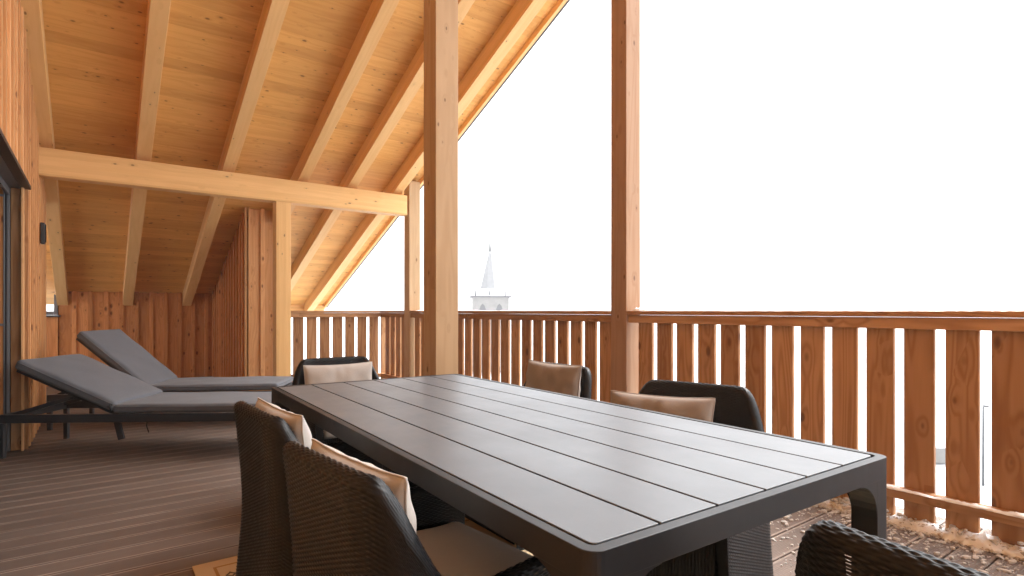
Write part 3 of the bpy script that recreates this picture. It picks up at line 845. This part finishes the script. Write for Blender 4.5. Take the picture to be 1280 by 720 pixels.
# ------------------------------------------------------------------ sun loungers (local: x head to foot, y width away from camera)
PHI = math.atan(520 / 705.)
def cam2w(lat, d): return (lat * math.cos(PHI) + d * math.sin(PHI), -lat * math.sin(PHI) + d * math.cos(PHI))
def lounger(lat, d, alpha, ang, label, seed):
    x, y = cam2w(lat, d)
    r = empty('sun_lounger', (x, y, 0), -PHI + math.radians(alpha)); tag(r, label, 'sun lounger', 'grey sun loungers in the niche')
    Lg, Wd, ZR = 2.02, .68, .325
    m = MB()
    for yy in (.0175, Wd - .0175): m.box((0, yy - .0175, ZR - .062), (Lg, yy + .0175, ZR))
    for xx in (.0175, Lg - .0175, .80): m.box((xx - .0175, .036, ZR - .061), (xx + .0175, Wd - .036, ZR - .001))
    m.build('frame', M['metal_dark'], r, bevel=.004)
    for xx in (.0175, Lg - .0175):
        for yy in (.0175, Wd - .0175):
            m = MB(); m.box((xx - .0165, yy - .0165, 0), (xx + .0165, yy + .0165, ZR - .063)); m.build('leg', M['metal_dark'], r, bevel=.003)
    HX = .80; a = math.radians(ang); BL = .78
    bx = lambda t, u=0: (HX - t * math.cos(a) + u * math.sin(a), ZR - .012 + t * math.sin(a) + u * math.cos(a))
    m = MB()
    for yy in (.06, Wd - .06):
        p, q = bx(0.02, .008), bx(BL, .008); m.bar((p[0], yy, p[1]), (q[0], yy, q[1]), .03, .022)
    for t in (.1, .3, .5, .7):
        p = bx(t, .008); m.bar((p[0], .076, p[1]), (p[0], Wd - .076, p[1]), .04, .01)
    m.build('backrest_frame', M['metal_dark'], r, bevel=.002)
    m = MB()
    for yy in (.085, Wd - .085):
        p = bx(.34, -.012); m.bar((p[0], yy, p[1]), (.05, yy, ZR - .012), .018, .03)
    p = bx(.34, -.02); m.bar((p[0], .06, p[1]), (p[0], Wd - .06, p[1]), .024, .024)
    m.build('backrest_prop', M['metal_dark'], r, bevel=.002)
    m = MB(); m.bar((HX + .02, .05, ZR - .065), (HX + .05, .055, ZR - .20), .02, .045, (1, 0, 0)); m.build('adjusting_arm', M['metal_dark'], r, bevel=.002)
    me = weld(soft_box((Lg - HX) / 2 - .005, Wd / 2 - .01, .031, .024, .007, 26, seed).mesh('seat_cushion', M['grey_fabric']))
    o = link('seat_cushion', me, r); o.location = (HX + (Lg - HX) / 2, Wd / 2, ZR + .036); seat_o = o
    me = weld(soft_box(BL / 2, Wd / 2 - .008, .036, .026, .012, 26, seed + 1).mesh('back_cushion', M['grey_fabric']))
    o = link('back_cushion', me, r)
    cx, cz = bx(BL / 2 + .012, .062); o.location = (cx, Wd / 2, cz); o.rotation_euler = (0, a, 0)
    def piping(par, hx, hy, z):
        m = MB(); q = [(x, y, z) for x, y in rrect(hx, hy, .035, 5)]; q += [q[0], q[1]]
        m.tube(q, .0045, 6, False); m.build('piping', M['grey_fabric'], par)
    piping(seat_o, (Lg - HX) / 2 - .006, Wd / 2 - .011, .014)
    piping(o, BL / 2 - .001, Wd / 2 - .009, .018)
    m = MB()
    m.tube([(HX - .02, .004, ZR + .06), (HX + .005, -.004, ZR + .03), (HX + .0, -.006, ZR + .075), (HX + .02, -.004, ZR + .07)], .005, 6)
    m.build('tie', M['black'], r); m = MB()
    m.tube([(HX + .24, .05, ZR - .06), (HX + .235, .05, ZR - .10), (HX + .25, .05, ZR - .15)], .0035, 6)
    m.build('strap', M['black'], r)
lounger(-3.80, 4.17, 3, 25, 'nearer sun lounger with grey cushion and low tilted backrest', 2)
lounger(-4.26, 5.16, 8, 42, 'farther sun lounger with grey cushion and steeper backrest, by the boarded wall', 5)

# ------------------------------------------------------------------ far away: church tower, lamp, wall
def tower():
    D = 78.; x, y = cam2w((612.5 - 640) / 705 * D, D)
    r = empty('church_tower', (x, y, -7.2), -PHI + math.radians(6)); tag(r, 'pale church tower with a snowy spire fading in the fog', 'church tower')
    g = 7.2
    m = MB(); m.box((-2.4, -2.4, 0), (2.4, 2.4, g + 2.85)); m.build('tower_wall', M['stone'], r)
    m = MB(); m.box((-2.75, -2.75, g + 2.853), (2.75, 2.75, g + 3.05)); m.build('cornice', M['opening'], r)
    for k in (-1.15, 1.1):
        m = MB(); P = [(k - .42, g + .2), (k + .42, g + .2), (k + .42, g + 1.3), (k + .25, g + 1.75), (k, g + 2.0), (k - .25, g + 1.75), (k - .42, g + 1.3)]
        m.prism(P, 'y', -2.43, -2.2); m.build('belfry_opening', M['opening'], r, fix=True)
    m = MB(); vs = []; fs = []
    lv = [(1.36, g + 4.103), (1.0, g + 5.6), (.55, g + 7.6), (.10, g + 9.3)]
    for R, z in lv:
        for k in range(8):
            a = PI / 8 + k * PI / 4; q = 1.0 / math.cos(PI / 8) if True else 1
            vs.append((R * math.cos(a) * q * .98, R * math.sin(a) * q * .98, z))
    for i in range(len(lv) - 1):
        for k in range(8): fs.append((i * 8 + k, i * 8 + (k + 1) % 8, i * 8 + 8 + (k + 1) % 8, i * 8 + 8 + k))
    fs.append(tuple(range(7, -1, -1))); fs.append(tuple((len(lv) - 1) * 8 + k for k in range(8)))
    m.add(vs, fs); m.build('spire', M['spire'], r)
    m = MB(); vs = []; fs = []; lv = [(2.55, g + 3.053), (2.2, g + 3.4), (1.6, g + 3.85), (1.40, g + 4.1)]
    for R, z in lv:
        for k in range(8):
            a = PI / 8 + k * PI / 4; vs.append((R * math.cos(a) * 1.06, R * math.sin(a) * 1.06, z))
    for i in range(len(lv) - 1):
        for k in range(8): fs.append((i * 8 + k, i * 8 + (k + 1) % 8, i * 8 + 8 + (k + 1) % 8, i * 8 + 8 + k))
    fs.append(tuple(range(7, -1, -1))); fs.append(tuple(24 + k for k in range(8)))
    m.add(vs, fs); m.build('snow_cover', M['field'], r)
    m = MB(); m.tube([(0, 0, g + 9.25), (0, 0, g + 10.0), (0, 0, g + 11.0)], [.20, .13, .09], 8); m.tube([(0, 0, g + 10.75), (0, 0, g + 10.85), (0, 0, g + 10.95)], [.02, .11, .02], 8); m.build('finial', M['opening'], r)
    for k in (-2.1, -.2, 1.9):
        m = MB(); m.tube([(k, -2.3, g + 3.05), (k, -2.3, g + 3.6), (k, -2.3, g + 3.95)], [.11, .09, .03], 6); m.build('pinnacle', M['opening'], r)
tower()
def lamp_far():
    D = 27.; x, y = cam2w((1229 - 640) / 705 * D, D)
    r = empty('street_lamp', (x, y, -7.3), .4); tag(r, 'slim street lamp far below, glimpsed through the railing gap', 'street lamp')
    m = MB(); m.tube([(0, 0, 0), (0, 0, 2.0), (0, 0, 3.9)], [.06, .045, .035], 8); m.build('pole', M['metal_dark'], r)
    m = MB(); m.tube([(0, 0, 3.8), (-.25, 0, 3.95), (-.5, 0, 3.9)], .025, 8); m.box((-.75, -.09, 3.86), (-.45, .09, 3.95)); m.build('lamp_head', M['metal_dark'], r)
    D = 31.; x, y = cam2w((1177 - 640) / 705 * D, D)
    r = empty('stone_hut', (x, y, -7.3), -PHI); tag(r, 'little stone hut with snowy roof glimpsed through the railing far below', 'hut')
    m = MB(); m.box((-.42, 0, 0), (.42, .9, .85)); m.build('wall', M['stone'], r)
    m = MB(); m.prism([(-.52, .853), (.52, .853), (0, 1.15)], 'y', -.1, 1.0); m.build('roof', M['snow'], r, fix=True)
lamp_far()

# ------------------------------------------------------------------ haze
HAZE = .0017
if HAZE:
    m = MB(); m.box((-300, -300, -9.0), (500, 500, 12.5)); 
    hm = bpy.data.materials.new('haze_air'); hm.use_nodes = True; t = hm.node_tree; t.nodes.clear()
    o = t.nodes.new('ShaderNodeOutputMaterial'); pv = t.nodes.new('ShaderNodeVolumePrincipled')
    pv.inputs['Color'].default_value = (.97, .975, .98, 1); pv.inputs['Density'].default_value = HAZE; pv.inputs['Anisotropy'].default_value = 0.0
    t.links.new(pv.outputs[0], o.inputs['Volume'])
    o = m.build('haze', hm); tag(o, kind='stuff')

# ------------------------------------------------------------------ light, sky, camera
w = bpy.data.worlds.new('World'); S.world = w; w.use_nodes = True; t = w.node_tree; t.nodes.clear()
out = t.nodes.new('ShaderNodeOutputWorld'); bg = t.nodes.new('ShaderNodeBackground'); sky = t.nodes.new('ShaderNodeTexSky'); hs = t.nodes.new('ShaderNodeHueSaturation')
sky.sky_type = 'NISHITA'; sky.sun_disc = False
SUN_EL, SUN_AZ = math.radians(60), math.radians(95)      # azimuth measured clockwise from +Y
sky.sun_elevation = SUN_EL; sky.sun_rotation = SUN_AZ; sky.dust_density = 4.0; sky.air_density = 1.0
hs.inputs['Saturation'].default_value = .10
t.links.new(sky.outputs[0], hs.inputs['Color']); t.links.new(hs.outputs[0], bg.inputs[0]); bg.inputs[1].default_value = .15
t.links.new(bg.outputs[0], out.inputs[0])
sd = bpy.data.lights.new('sun', 'SUN'); sd.energy = .5; sd.angle = math.radians(40); sd.color = (1, .97, .93)
so = bpy.data.objects.new('sun', sd); COL.objects.link(so)
dirv = V((math.sin(SUN_AZ) * math.cos(SUN_EL), math.cos(SUN_AZ) * math.cos(SUN_EL), math.sin(SUN_EL)))
so.rotation_euler = (-dirv).to_track_quat('-Z', 'Y').to_euler()

cd = bpy.data.cameras.new('camera'); cam = bpy.data.objects.new('camera', cd); COL.objects.link(cam)
cd.sensor_width = 36; cd.lens = 705 / 1280 * 36; cd.shift_y = 28 / 1280; cd.clip_start = .05; cd.clip_end = 9000
cam.location = (0, 0, CAM_Z); cam.rotation_euler = (PI / 2, 0, -PHI)
S.camera = cam
S.render.engine = 'CYCLES'
S.cycles.max_bounces = 10; S.cycles.diffuse_bounces = 6; S.cycles.glossy_bounces = 4; S.cycles.volume_bounces = 2
S.cycles.sample_clamp_indirect = 6
vs = S.view_settings; vs.view_transform = 'Standard'; vs.look = 'None'; vs.gamma = 1; vs.use_curve_mapping = False
vs.exposure = 2.2
